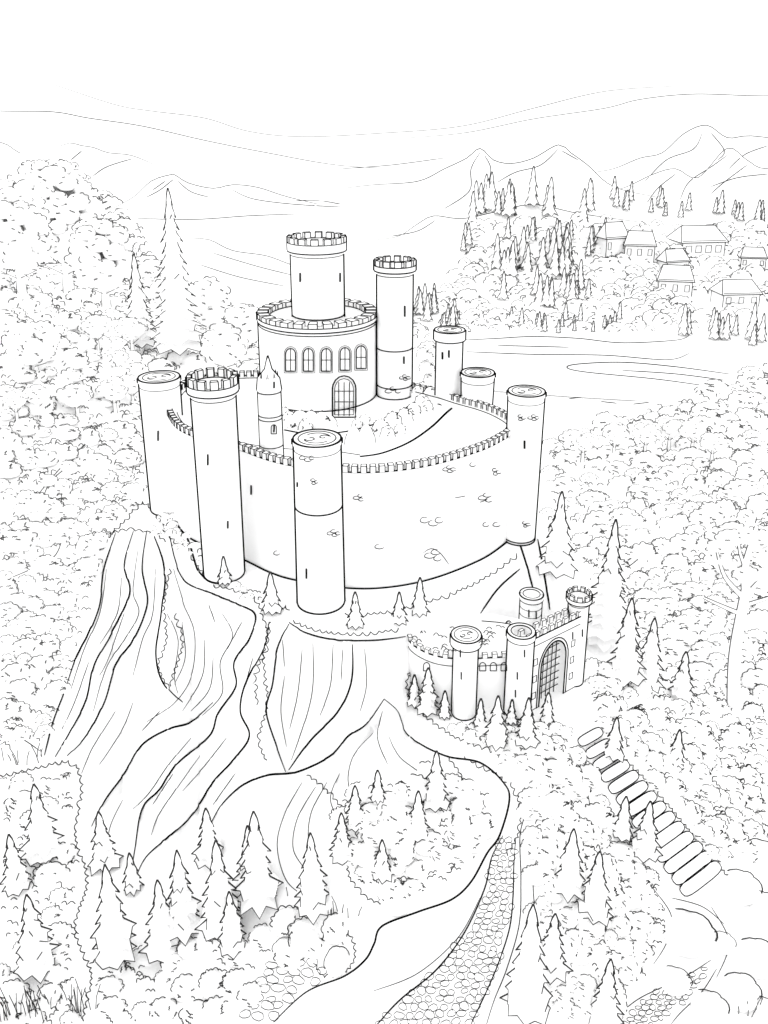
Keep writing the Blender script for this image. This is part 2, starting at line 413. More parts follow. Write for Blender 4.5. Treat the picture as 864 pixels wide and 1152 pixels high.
# foliage building blocks
sh=Bd()
def basis(tilt): return Vector((1,0,0)),Vector((0,math.sin(tilt),math.cos(tilt)))
def clump(seed,tilt=.5,full=False,ns=9,inner=4,lw=.036,m=G,gapp=.12,amp=.13,R0=1.01):
    r=random.Random(seed); b=Bd(); nA,nB=12,6
    V=[];Fc=[]
    z0=-math.pi/2 if full else -.35
    for i in range(nB+1):
        e=z0+(math.pi/2-z0)*i/nB
        for j in range(nA):
            a=2*math.pi*j/nA; V.append((math.cos(e)*math.cos(a),math.cos(e)*math.sin(a),math.sin(e)))
    for i in range(nB):
        for j in range(nA): Fc.append((i*nA+j,i*nA+(j+1)%nA,(i+1)*nA+(j+1)%nA,(i+1)*nA+j))
    b.add(V,Fc,W)
    ex,ey=basis(tilt)
    t0,t1=(-.5+r.uniform(-.4,.3),math.pi+.3+r.uniform(-.3,.4)) if full else (-.25,math.pi+.25)
    k=ns
    edges=[t0]
    for i in range(k): edges.append(edges[-1]+r.uniform(.6,1.4))
    sc=(t1-t0)/(edges[-1]-t0); edges=[t0+(e-t0)*sc for e in edges]
    cur=[]
    for e0,e1 in zip(edges,edges[1:]):
        am=amp*r.uniform(.6,1.4); off=r.uniform(-.02,.03)
        seg=[]
        for q in range(5):
            f=q/4; t=e0+(e1-e0)*f; R=R0+off+am*math.sin(math.pi*f)
            seg.append(ex*(R*math.cos(t))+ey*(R*math.sin(t)))
        if r.random()<gapp:
            if len(cur)>1: b.tube(cur,lw,m,n=3)
            cur=[]
        else: cur+=seg
    if len(cur)>1: b.tube(cur,lw,m,n=3)
    for i in range(inner):
        a=r.uniform(math.pi*1.08,math.pi*1.92); e=r.uniform(.05 if not full else -.3,1.05)
        n=Vector((math.cos(e)*math.cos(a),math.cos(e)*math.sin(a),math.sin(e)))
        tx=n.cross(Vector((0,0,1))).normalized(); ty=tx.cross(n)
        if ty.z<0: ty=-ty
        ph=r.uniform(-.8,.8); dx=tx*math.cos(ph)+ty*math.sin(ph); dy=-tx*math.sin(ph)+ty*math.cos(ph)
        nb=r.choice((1,2,2,3)); s=r.uniform(.13,.2); pts=[]
        for k2 in range(nb):
            for q in range(5):
                f=q/4; pts.append((n+dx*(s*(k2+f-nb/2))+dy*(s*.5*math.sin(math.pi*f))).normalized()*1.015)
        b.tube(pts,lw*.9,m,n=3)
    return np.concatenate(b.v),b.f,b.m
CL={}
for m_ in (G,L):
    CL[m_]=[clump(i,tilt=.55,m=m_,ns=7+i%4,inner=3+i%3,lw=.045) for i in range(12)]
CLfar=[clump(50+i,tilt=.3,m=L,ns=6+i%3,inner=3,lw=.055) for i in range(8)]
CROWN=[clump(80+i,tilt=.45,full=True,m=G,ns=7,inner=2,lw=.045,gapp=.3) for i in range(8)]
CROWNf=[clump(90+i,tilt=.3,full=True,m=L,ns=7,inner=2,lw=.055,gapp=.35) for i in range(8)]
BOULD=[clump(120+i,tilt=.8,m=G,ns=4,inner=0,lw=.045,amp=.08,gapp=0,R0=1.08) for i in range(4)]
def put(b,var,pos,sx,sy,sz):
    V,Fc,ms=var; b.add(V*np.array([sx,sy,sz])+np.array(tuple(pos)),Fc,ms)
for u,v,s in ((326,479,10),(338,481,12),(350,480,11),(362,481,11),(371,480,8),(320,473,9),(344,484,8),(428,486,9),(442,480,10),(455,474,9),(436,492,8),(465,466,8),(475,458,9),(484,450,9),(450,488,7),(470,447,8),(296,420,7),(480,462,7),(410,478,7),(402,480,6)):
    p=P(u,v,ZF); q=s*pxm(p); put(sh,random.choice(CL[G]),p,q,q*.6,q*1.7)
for u,v in ((398,500),(412,498)): 
    p=P(u,v,ZF); q=9*pxm(p); put(sh,random.choice(BOULD),p,q,q,q*2.4)
for u,v,s in ((478,440,9),(486,428,9),(480,415,8),(487,400,7),(476,400,7)):
    p=PY(u,v,118); q=s*pxm(p); put(sh,random.choice(CL[G]),p,q,q,q*1.2)
sh.obj("courtyard_shrubs")

# ---------------------------------------------------------------- gatehouse
gate=empty("castle_gatehouse"); allc_main=allc; allc=Bd()
ZG=-9
ta,_=tower(523,802,ZG,714,27,'disc',"gate_tower",parent=gate,w=1.9,lipw=1.28,lip=1.0)
tb,rb_=tower(584,800,ZG,710,29,'open',"gate_tower",parent=gate,w=2.0)
tc_,_=tower(648,766,ZG,671,22,'crown',"gate_tower",parent=gate,crh=1.3,nm=9,w=1.8,lipw=1.25)
def t3():
    b=Bd(); p=PY(598,668,84); x,y,zt=p; r=12*pxm(p)
    b.lathe(x,y,[(r,-10),(r,zt-.7),(r*1.12,zt-.5),(r*1.12,zt),(r*.8,zt),(r*.8,zt-.6),(.01,zt-.6)],n=28)
    b.ring(x,y,zt,r*1.12,1.5); b.ring(x,y,zt,r*.8,1); b.ring(x,y,zt-.6,r*1.1,.8)
    phi=math.atan2(x,y)
    for sg in(-1,1): b.ink([(x+sg*r*math.cos(phi),y-sg*r*math.sin(phi),-10),(x+sg*r*math.cos(phi),y-sg*r*math.sin(phi),zt)],2.2)
    for dv in (14,22): b.ring(x,y,PY(598,668+dv+6,y-r).z,r*1.01,.7,G)
    keepit(b,"gate_tower",gate)
t3()
gw=Bd()
A0=Vector((tb.x,tb.y-.4,0)); A1=Vector((tc_.x,tc_.y-.4,0)); D=(A1-A0); Lg=D.length; D.normalize(); N=Vector((D.y,-D.x,0))
if N.y>0: N=-N
zt=-.4
def gp(s,z,o=0): return A0+D*s+N*o+Vector((0,0,z))
aw0,aw1=Lg*.30,Lg*.74; ac=(aw0+aw1)/2; ar=(aw1-aw0)/2; zs=-4.4
outer=[(0,ZG-1),(0,zt),(Lg,zt),(Lg,ZG-1),(aw1,ZG-1)]+[(ac+ar*math.cos(t),zs+ar*1.35*math.sin(t)) for t in np.linspace(0,math.pi,15)]+[(aw0,ZG-1)]
for o,fl_ in ((.5,False),(-.9,True)):
    gw.add([tuple(gp(a,z,o)) for a,z in outer],[tuple(range(len(outer)))[::(-1 if fl_ else 1)]],W)
k=len(outer)
V=[tuple(gp(a,z,.5)) for a,z in outer]+[tuple(gp(a,z,-.9)) for a,z in outer]
gw.add(V,[(i,(i+1)%k,k+(i+1)%k,k+i) for i in range(k)],W)
archp=[gp(a,z,.52) for a,z in outer[4:]]
gw.ink(archp,1.6); gw.ink([gp(ac+(a-ac)*1.18,(z-zs)*1.14+zs if z>zs-.1 else z,.53) for a,z in outer[4:]],1.2)
gw.ink([gp(0,zt,.5),gp(Lg,zt,.5)],1.6); gw.ink([gp(0,zt,-.9),gp(Lg,zt,-.9)],1.0); gw.ink([gp(0,ZG,.5),gp(aw0,ZG,.5)],1.2); gw.ink([gp(aw1,ZG,.5),gp(Lg,ZG,.5)],1.2)
gw.ink([gp(0,zt-.9,.52),gp(Lg,zt-.9,.52)],.8)
gw.add([tuple(gp(aw0-.2,ZG-1,-.5)),tuple(gp(aw1+.2,ZG-1,-.5)),tuple(gp(aw1+.2,-2,-.5)),tuple(gp(aw0-.2,-2,-.5))],[(0,1,2,3)],W)
for i in range(1,6):
    s=aw0+(aw1-aw0)*i/6; zz=zs+1.35*math.sqrt(max(0,ar*ar-(s-ac)**2)); gw.ink([gp(s,ZG,-.3),gp(s,zz,-.3)],1.1)
for z in np.arange(ZG+.7,zs+1.35*ar-.1,.85):
    hw=ar if z<zs else math.sqrt(max(0,ar*ar-((z-zs)/1.35)**2)); gw.ink([gp(ac-hw,z,-.3),gp(ac+hw,z,-.3)],.9)
s=.4
while s<Lg-.6:
    for o in (.5,-.6):
        c=[gp(s,zt,o),gp(s+.55,zt,o),gp(s+.55,zt,o-.3),gp(s,zt,o-.3)]
        gw.hexa(c+[q+Vector((0,0,.6)) for q in c],.75)
    s+=1.05
for s in (Lg*.2,Lg*.86):
    for z in (-3.2,-5.2,-7.2):
        gw.ink([gp(s-.25,z-.45,.52),gp(s-.25,z+.3,.52),gp(s+.25,z+.3,.52),gp(s+.25,z-.45,.52)],.9,B,True)
keepit(gw,"gate_wall_with_portcullis",gate)
bp=[(459,712),(461,722),(475,732),(495,739),(520,741),(550,740),(583,738)]
ZT=-3.0
front=resample(smooth([P(a,b_,ZT) for a,b_ in bp],.5),.5)
bb=Bd()
back=[Vector((16,83.5,ZT)),Vector((9,86,ZT)),Vector((4,84.5,ZT))]
poly=front+back
bb.add([tuple(p) for p in poly],[tuple(range(len(poly)))],W)
k=len(poly); bb.add([tuple(p) for p in poly]+[(p.x,p.y,-12) for p in poly],[(i,(i+1)%k,k+(i+1)%k,k+i) for i in range(k)],W)
bb.ink(front,1.7); bb.ink([p+Vector((0,-.05,-.9)) for p in front],.8)
bb.ink([front[0],front[0]-Vector((0,0,6))],2.2)
bb.ink([P(q.x,q.y,ZT+.03) for q in smooth([(459,712,0),(468,702,0),(500,697,0),(560,700,0),(590,706,0)],5)],1.1)
for i in range(0,len(front)-2,2):
    a,c=front[i],front[i+1]; n=Vector((c.y-a.y,-(c.x-a.x),0)).normalized()
    if n.y>0:n=-n
    p0,p1=a+n*.1,c+n*.1; q1,q0=p1-n*.4,p0-n*.4
    bb.hexa([p0,p1,q1,q0]+[v_+Vector((0,0,.45)) for v_ in (p0,p1,q1,q0)],.65)
keepit(bb,"bastion_wall",gate)
GB=allc.bvh(); gd=Bd()
for u,v in ((543,747),(555,747),(567,747),(480,747)): arch(u,v+3,7,9,.9,B,False,gd,GB)
for u,v in ((519,760),(582,760),(644,715),(655,712),(518,735),(590,735),(595,690),(603,692),(640,690),(580,780)): drape(gd,[(u,v-4),(u,v+4)],1.3,B,GB,taper=False)
for i in range(60):
    u=random.uniform(466,595); v=random.uniform(700,734)
    l,n=hit(u,v,GB)
    if l is None or abs(l.z-ZT)>.1: continue
    drape(gd,scal([(u-5,v),(u+5,v+random.uniform(-2,2))],4),.8,G,GB,sm=False,taper=False)
gd.obj("windows_and_planting",gate)

# ---------------------------------------------------------------- cliff and ground contour lines
cl=Bd()
bold=[[(130,600),(117,640),(112,680),(100,712),(85,742),(72,780),(60,812),(50,850)],
[(150,598),(140,635),(146,668),(124,715),(106,748),(97,788),(78,825),(62,852)],
[(165,598),(160,640),(166,678),(150,720),(130,748),(117,790),(97,828),(76,850)],
[(172,600),(185,640),(182,690),(176,735),(184,768),(205,790)],
[(190,600),(205,650),(240,668),(268,680),(287,692),(281,718),(264,745),(266,772),(246,802),(236,828),(200,858),(180,888),(160,910),(152,955),(146,992)],
[(303,700),(297,728),(277,768),(271,800),(281,828),(262,856),(240,880),(215,918),(182,948),(162,968),(148,1000)],
[(240,790),(215,812),(190,820),(160,838),(140,870),(118,900),(103,930)],
[(325,702),(312,730),(306,770),(299,800),(311,840),(321,868)],
[(325,700),(345,712),(380,720),(425,720),(456,716)],
[(397,725),(396,765),(381,800),(350,832),(325,866)],
[(432,786),(412,814),(392,828),(372,850),(335,868),(300,872),(272,884),(250,905),(238,925)],
[(432,786),(447,800),(460,828),(500,850),(540,858),(566,880),(573,900),(562,940),(548,960),(530,992),(508,1012),(470,1026),(430,1042),(421,1062),(411,1080),(388,1098),(345,1116),(308,1150)],
[(187,575),(210,605),(222,640),(236,655)],
[(585,640),(560,662),(540,690)],[(583,607),(592,635),(600,665)],[(605,607),(612,645),(619,686)]]
for l in bold: drape(cl,l,1.8,B)
thin=[[(120,640),(112,690),(95,730),(80,775)],[(137,650),(132,690),(112,725)],[(155,620),(150,665),(156,690),(140,720),(120,750),(105,800)],[(175,640),(172,690),(160,720),(150,760)],
[(195,640),(207,680),(219,712),(216,758),(197,790),(165,812)],[(188,690),(200,720),(196,760),(200,780)],[(250,690),(262,715),(248,745),(250,780),(228,805)],
[(235,680),(242,700)],[(320,760),(316,800),(322,840)],[(352,722),(352,770),(345,805),(328,855)],[(375,725),(372,770),(360,805)],[(215,830),(190,860),(168,892),(150,910)],[(225,850),(200,885),(178,918),(170,940)],
[(340,880),(322,912),(312,950),(322,990),(345,1010)],[(355,885),(335,920),(330,955),(345,980)],[(368,880),(350,915),(348,950),(362,975)],[(420,825),(398,850),(392,880),(404,900),(437,890),(460,902)],
[(437,828),(450,852),(480,875),(500,895)],[(430,800),(425,830),(436,860)],[(382,870),(372,900),(386,930)],[(290,940),(298,970),(290,1000)],
[(0,838),(20,830),(45,845)],[(660,880),(668,930),(690,1000),(720,1060)],[(665,950),(660,1010),(640,1060)],[(540,1010),(515,1055),(470,1095),(420,1115)],
[(735,1000),(755,1030),(750,1060),(735,1085)],[(755,1010),(790,1020),(815,1040)],[(610,940),(600,990),(602,1050),(590,1120)],
[(110,480),(80,520),(55,545),(48,575),(68,600),(62,625),(36,640),(0,655)],[(95,500),(65,530),(40,560)],[(560,860),(600,850),(640,870)],
[(730,620),(690,650),(665,660)],[(760,950),(800,930),(850,940)],[(820,880),(860,870)],[(800,1020),(820,1060),(806,1100)],
[(140,690),(122,740),(112,760)],[(100,745),(84,790),(70,820)],[(205,700),(208,740),(196,770)],[(230,720),(228,760),(205,800)],[(240,740),(236,775),(215,800)],[(272,700),(256,730)],
[(130,800),(105,840),(92,870)],[(150,790),(138,820),(112,860)],[(180,800),(160,822)],[(255,830),(230,862),(205,890)],[(265,870),(240,905)],[(285,740),(276,770)],[(340,730),(335,780),(326,820)],[(386,730),(384,765)],
[(410,730),(412,770),(405,800)],[(318,720),(320,750)],[(195,870),(172,905)],[(138,900),(124,930),(120,960)]]
for l in thin: drape(cl,l,.9,G)
for l,sd in (([(112,618),(125,598),(140,585),(150,572),(162,564),(175,576),(186,592),(200,612)],-1),([(118,605),(140,598),(165,600),(190,612)],1),([(215,625),(240,655),(262,662),(285,670),(298,690)],-1),
 ([(388,690),(430,688),(480,676),(540,652),(585,620)],-1),([(330,698),(360,708),(400,712),(455,706)],-1),([(190,640),(182,680),(186,720),(176,750),(190,775)],1),([(198,690),(207,720),(200,750),(192,772)],-1),
 ([(292,690),(300,720),(285,760),(290,800)],1),([(305,700),(298,740),(302,790),(293,830),(300,855)],-1),
 ([(0,872),(40,863),(80,856),(94,885),(86,940),(100,990),(86,1045),(104,1095),(94,1150)],-1),([(345,872),(380,905),(400,940),(390,980),(410,1010),(440,1020)],1),
 ([(500,850),(520,880),(505,910),(520,950),(500,985)],1),([(570,880),(560,870),(520,850)],1),([(470,735),(455,770),(470,800),(510,830),(560,850)],1),([(575,880),(587,905),(584,940),(570,965)],-1),
 ([(310,690),(320,680),(328,690)],-1),([(460,760),(465,790),(480,810)],1),([(660,830),(700,850),(740,890),(790,950),(820,985)],-1),([(350,1060),(380,1040),(400,1060),(395,1090),(365,1100),(350,1080)],-1)):
    leafy(cl,l,1.0,G,7,sd)
cl.obj("cliff_rock")

# ---------------------------------------------------------------- paths
pb=Bd()
Lft=[(566,940),(553,965),(545,1000),(522,1050),(490,1092),(450,1125),(425,1152),(405,1175)]
Rgt=[(580,944),(578,975),(577,1010),(573,1045),(560,1085),(545,1120),(530,1152),(520,1180)]
drape(pb,Lft,1.7,B); drape(pb,Rgt,1.3,B)
drape(pb,[(590,885),(592,910),(585,940),(586,990),(584,1040),(570,1090),(556,1125),(545,1160)],1.0,G)
def inpoly(x,y,poly):
    c=False
    for i in range(len(poly)):
        x1,y1=poly[i-1];x2,y2=poly[i]
        if (y1>y)!=(y2>y) and x<(x2-x1)*(y-y1)/(y2-y1)+x1: c=not c
    return c
def cobble(b,poly,s,fy=.8,m=G,w=.85,growth=0):
    us=[p[0] for p in poly]; vs=[p[1] for p in poly]
    v=min(vs); row=0
    while v<max(vs):
        ss=s*(1+growth*(v-min(vs))/(max(vs)-min(vs)))
        u=min(us)+(row%2)*ss*.5
        while u<max(us):
            if inpoly(u,v,poly):
                cu,cv=u+random.uniform(-.18,.18)*ss,v+random.uniform(-.14,.14)*ss
                a=ss*.47*random.uniform(.72,1.1); c_=a*fy*random.uniform(.85,1.15); ph=random.uniform(0,6)
                pts=[]
                for k in range(9):
                    t=2*math.pi*k/9; q=1+.14*math.sin(2*t+ph)+.08*math.sin(3*t+ph*2)
                    l,n=hit(cu+a*q*math.cos(t),cv+c_*q*math.sin(t))
                    if l is None: break
                    pts.append(l+n*.03)
                if len(pts)==9 and max((p-pts[0]).length for p in pts)<3*ss*pxm(pts[0]):
                    c0=sum(pts,Vector())/9+Vector((0,0,.05))
                    b.add([tuple(p) for p in pts]+[tuple(c0)],[(k,(k+1)%9,9) for k in range(9)],W)
                    b.ink(pts,w,m,True,n=3)
            u+=ss
        v+=ss*fy*.9; row+=1
cobble(pb,Lft+Rgt[::-1],8.5,.82,G,.8,.5)
pb.obj("cobblestone_path")
pb=Bd(); cobble(pb,[(300,1085),(345,1075),(372,1095),(345,1112),(305,1150),(270,1150),(285,1110)],15,.7); cobble(pb,[(800,1085),(785,1110),(760,1135),(735,1152),(690,1152),(720,1125),(770,1100)],9,.75)
drape(pb,[(800,1080),(768,1100),(718,1124),(685,1152)],1,G); drape(pb,[(806,1090),(790,1115),(765,1140),(755,1152)],1,G)
pb.obj("pebble_path")
st=Bd(); N_=14
for i in range(N_):
    f=i/(N_-1); cu=664+ (788-664)*f**1.02; cv=832+(990-832)*f**.97
    Ls=(15+12*f); ws=6.0+2.6*f; an=math.radians(-30-8*f)
    o=[]
    for k in range(18):
        t=2*math.pi*k/18; ex=math.copysign(abs(math.cos(t))**.5,math.cos(t)); ey=math.copysign(abs(math.sin(t))**.6,math.sin(t))
        dx,dy=Ls*ex,ws*ey
        l,n=hit(cu+dx*math.cos(an)-dy*math.sin(an),cv+dx*math.sin(an)+dy*math.cos(an)); 
        if l is None: break
        o.append(l)
    if len(o)<18: continue
    dz=.16+.012*(N_-i)
    top=[Vector((p.x,p.y,p.z+dz)) for p in o]; bot=[Vector((p.x,p.y,p.z-.3)) for p in o]
    st.add([tuple(p) for p in top]+[tuple(sum(top,Vector())/18+Vector((0,0,.08)))],[(k,(k+1)%18,18) for k in range(18)],W); st.add([tuple(p) for p in top+bot],[(k,(k+1)%18,18+(k+1)%18,18+k) for k in range(18)],W)
    st.ink(top,1.15,B,True)
st.obj("stepping_log_stairs")

# ---------------------------------------------------------------- vegetation
def pine(b,pos,h,seed,w=1.0,m=G,tiers=7,wr=.27,trunk=True,n=16,keep=.35,sidew=1.15):
    r=random.Random(seed); x,y,z0=pos; px=pxm(pos)
    phi=math.atan2(x,y)
    if trunk:
        b.tube([(x,y,z0-.5),(x,y,z0+h*.14)],h*.022,W,n=6)
        for sg in(-1,1): b.tube([(x+sg*h*.022,y,z0-.1),(x+sg*h*.022,y,z0+h*.1)],w*.4*px,m,n=3)
    az=[[(1+r.uniform(-.13,.13))*(1 if j%2==0 else .84) for j in range(n)] for _ in range(tiers)]
    prof=[]
    for k in range(tiers):
        f0=k/tiers; f1=(k+1)/tiers
        zt=z0+h-(h*.91)*(f0**.92); zl=z0+h-(h*.91)*(f1**.92)
        ro=h*wr*(f1**.85)*r.uniform(.86,1.12); ri=ro*.52 if k<tiers-1 else ro*.25
        prof.append((k,ro*.55,zt-(zt-zl)*.5,0)); prof.append((k,ro,zl-(zt-zl)*.12,1)); prof.append((k,ri,zl+(zt-zl)*.12,0))
    V=[(x,y,z0+h)]
    th=h*.91/tiers
    for (k,rr,zz,o) in prof:
        for j in range(n):
            a=-phi+2*math.pi*j/n; q=rr*(az[k][j] if o else 1); V.append((x+q*math.cos(a),y+q*math.sin(a),zz+((-.12 if j%2==0 else .24)*th if o else 0)))
    Fc=[(0,1+j,1+(j+1)%n) for j in range(n)]
    for i in range(len(prof)-1):
        for j in range(n):
            j2=(j+1)%n; a,b1,c,d=1+i*n+j,1+(i+1)*n+j,1+(i+1)*n+j2,1+i*n+j2; Fc+=[(a,b1,c),(a,c,d)]
    b.add(V,Fc,W)
    rad=w*LW*.5*px
    for j in (0,n//2):
        pts=[V[0]]+[V[1+i*n+j] for i in range(len(prof))]
        b.tube([(p[0]+(.4*rad if j==0 else -.4*rad),p[1]-.5*rad,p[2]) for p in pts],rad*sidew,m,n=4)
    for i,(k,rr,zz,o) in enumerate(prof):
        if not o: continue
        last=k==tiers-1
        run=[]
        for j in range(n//2,n+1):
            p=V[1+i*n+(j%n)]
            p=(p[0],p[1]-.5*rad,p[2])
            if last or j in (n//2,n//2+1,n-1,n) or r.random()<keep: run.append(p)
            else:
                if len(run)>1: b.tube(run,rad*.85,m,n=3)
                run=[]
        if len(run)>1: b.tube(run,rad*.85,m,n=3)
def treecrown(b,pos,h,wd,seed,far=False,m=G,trunk=.35,cpx=11):
    r=random.Random(seed); x,y,z=pos; px=pxm(pos)
    th=h*trunk; tr=wd*.05
    b.tube([(x,y,z-1),(x,y,z+th+h*.15)],[tr*1.5,tr],W,n=6)
    for sg in(-1,1): b.tube([(x+sg*tr*1.5,y,z),(x+sg*tr,y,z+th)],.5*px,m,n=3)
    for sg in(-1,1): b.tube([(x+sg*tr*.5,y-tr,z+th*.75),(x+sg*wd*.25,y-tr,z+th*1.1)],.45*px,m,n=3)
    a=wd*.5; c=(h-th)*.5; s0=min(cpx*px,a*.5)
    n=int(2.6*a*c/(s0*s0))+4
    cs=CROWNf if far else CROWN
    for k in range(n):
        e=math.asin(2*(k+.5)/n-1); t=k*2.39996; q=r.uniform(.72,1.0); s=s0*r.uniform(.75,1.25)
        put(b,r.choice(cs),(x+(a-s*.6)*q*math.cos(e)*math.cos(t),y+(a-s*.6)*q*math.cos(e)*math.sin(t),z+th+c+(c-s*.6)*q*math.sin(e)),s*1.1,s,s*.85)
PINES=[(118,972,58),(131,1078,100),(185,1068,75),(207,1045,85),(236,968,58),(250,1045,95),(262,1065,60),(291,1015,98),(282,990,60),(352,1022,82),(43,1088,78),(50,962,78),(20,1000,60),
(679,740,150),(702,765,92),(728,775,80),(765,790,58),(626,645,88),(592,1135,110),(680,1148,66),(668,1030,70),(481,800,50),(466,792,34),(500,806,30),(558,838,56),(592,836,52),(540,815,30),(400,704,38),(449,700,34),(472,690,40),
(253,656,30),(306,688,44),(725,960,58),(640,1000,66),(700,940,44),(470,940,50),(400,930,46),(385,965,50),(490,905,60),(760,860,40),(690,850,44),(615,812,34),(575,812,26),(150,1000,40),(620,1090,60),(425,900,34),(430,985,40)]
for i,(u,v,hp) in enumerate(PINES):
    l,n=hit(u,v)
    if l is None: continue
    b=Bd(); q=pxm(l); k_=1.15+.25*max(0,(v-800)/350)
    pine(b,l,hp*q*k_,i+1,1.3,G,(4 if hp<45 else 6) if hp<70 else (7 if hp<120 else 12),wr=(.24 if hp<80 else (.21 if hp<120 else .17)),keep=.3,sidew=1.3); b.obj("pine_tree")
b=Bd(); l,n=hit(203,405); pine(b,l,190*pxm(l),77,1.1,G,14,wr=.16,keep=.25,sidew=1.2); b.obj("pine_tree")
b=Bd(); l,n=hit(160,395); pine(b,l,110*pxm(l),78,1.1,G,9,wr=.18,keep=.25); b.obj("pine_tree")
for i,(u,v,hp,wp) in enumerate([(78,330,150,90),(25,330,120,80),(120,345,105,70),(255,420,55,50),(278,400,60,44),(40,420,60,60),(235,380,70,46)]):
    b=Bd(); l,n=hit(u,v); q=pxm(l); treecrown(b,l,hp*q,wp*q,i,True,L,.2); b.obj("broadleaf_tree")
dp=Bd()
rr_=random.Random(5)
def row(pp,n,h0,h1,m=L,jv=8,b=dp,w=.9):
    pts=smooth([(a,c,0) for a,c in pp],3)
    for i in range(n):
        q=pts[int(rr_.random()*(len(pts)-1))]; u=q.x+rr_.uniform(-3,3); v=q.y+rr_.uniform(-jv,jv)
        l,nn=hit(u,v)
        if l is None: continue
        pine(b,l,rr_.uniform(h0,h1)*pxm(l),rr_.randint(0,9999),w,m,4,wr=.19,trunk=False,n=10,keep=.1)
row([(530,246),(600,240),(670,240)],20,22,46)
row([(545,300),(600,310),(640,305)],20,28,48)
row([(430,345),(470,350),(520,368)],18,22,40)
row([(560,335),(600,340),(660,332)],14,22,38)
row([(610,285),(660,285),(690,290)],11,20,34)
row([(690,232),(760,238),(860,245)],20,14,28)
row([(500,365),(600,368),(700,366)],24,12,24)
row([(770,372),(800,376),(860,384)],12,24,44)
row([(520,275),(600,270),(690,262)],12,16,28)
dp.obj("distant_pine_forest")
for i,(u,v,hp,wp) in enumerate([(655,520,38,26),(690,515,42,26),(725,512,40,28),(752,505,36,26),(778,508,36,28),(45,470,42,30),(88,470,38,34),(130,465,40,30),(20,475,38,24),(150,455,34,26),(800,520,34,26),(110,395,40,34),(150,400,44,34)]):
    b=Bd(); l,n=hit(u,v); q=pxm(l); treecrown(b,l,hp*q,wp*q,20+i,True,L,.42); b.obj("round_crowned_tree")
def mass(name,poly,spacing,rpx,m=G,far=False,sq=1.0,sqm=None,avoid=None):
    b=Bd(); us=[p[0] for p in poly]; vs=[p[1] for p in poly]; pts=[]
    area=(max(us)-min(us))*(max(vs)-min(vs)); N0=int(area/(spacing*spacing)*2.2)
    r=random.Random(len(name)+int(us[0])+int(vs[0]))
    for i in range(N0):
        u=r.uniform(min(us),max(us)); v=r.uniform(min(vs),max(vs))
        if not inpoly(u,v,poly): continue
        if any((u-a)**2+(v-c)**2<(spacing*.75)**2 for a,c in pts): continue
        pts.append((u,v)); l,n=hit(u,v)
        if l is None or n.z<.25: continue
        s=r.uniform(*rpx)*pxm(l)
        put(b,r.choice(CLfar if far else CL[m]),l-Vector((0,0,.15*s)),s*r.uniform(.9,1.4),s,s*r.uniform(.7,1.05))
    for i in range(int(area/90*sq)):
        u=r.uniform(min(us),max(us)); v=r.uniform(min(vs),max(vs))
        if not inpoly(u,v,poly): continue
        a=r.uniform(-.7,.7); Ls=r.uniform(5,15)
        drape(b,scal([(u,v),(u+Ls*math.cos(a),v+Ls*math.sin(a))],r.uniform(3.5,5.5),amp=.5,side=1),.85,m if sqm is None else sqm,sm=False,taper=False,gap=.05)
    b.obj(name)
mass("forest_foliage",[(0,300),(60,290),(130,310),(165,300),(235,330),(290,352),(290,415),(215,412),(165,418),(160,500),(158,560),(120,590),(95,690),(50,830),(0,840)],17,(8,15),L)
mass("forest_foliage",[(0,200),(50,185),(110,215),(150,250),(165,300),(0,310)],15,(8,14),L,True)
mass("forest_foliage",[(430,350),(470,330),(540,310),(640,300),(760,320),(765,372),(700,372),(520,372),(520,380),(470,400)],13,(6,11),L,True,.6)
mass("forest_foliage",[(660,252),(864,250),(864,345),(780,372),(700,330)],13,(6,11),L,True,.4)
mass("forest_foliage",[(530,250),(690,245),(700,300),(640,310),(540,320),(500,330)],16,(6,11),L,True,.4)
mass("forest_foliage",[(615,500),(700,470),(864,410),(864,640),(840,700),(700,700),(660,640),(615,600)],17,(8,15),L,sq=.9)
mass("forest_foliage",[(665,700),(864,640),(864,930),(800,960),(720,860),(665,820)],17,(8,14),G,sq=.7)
mass("undergrowth",[(600,825),(655,850),(735,985),(740,1060),(690,1130),(620,1152),(600,1050),(592,920)],17,(8,15),G,sq=.6)
mass("undergrowth",[(500,815),(600,815),(640,820),(600,870),(560,850)],12,(5,10),G)
mass("undergrowth",[(385,900),(430,880),(480,870),(540,890),(545,930),(500,990),(440,1015),(400,990)],18,(9,17),G,sq=.7)
mass("undergrowth",[(105,1085),(330,1030),(410,1050),(300,1090),(270,1152),(110,1152)],27,(10,17),G,sq=.35)
mass("undergrowth",[(0,880),(75,870),(80,1150),(0,1150)],28,(9,15),G,sq=.35)
mass("undergrowth",[(790,940),(864,880),(864,960),(810,980)],18,(9,15),G,sq=.4)
mass("undergrowth",[(180,560),(170,600),(215,625),(262,665),(300,690),(296,680),(215,600)],9,(4,7),G,sq=.5)
gr=Bd()
for cu,cv,n in ((25,1145,22),(95,1140,12),(30,855,10),(60,1130,8),(310,1010,8),(850,1140,10),(380,1030,8)):
    for k in range(n):
        u=cu+random.uniform(-26,26); l,nn=hit(u,cv+random.uniform(-6,6))
        if l is None: continue
        h=random.uniform(18,48)*pxm(l)*(1 if n>10 else .5); lean=random.uniform(-.3,.3)*h
        gr.ink([l,l+Vector((lean*.3,0,h*.5)),l+Vector((lean,0,h))],.9,G,n=3)
gr.obj("tall_grass")
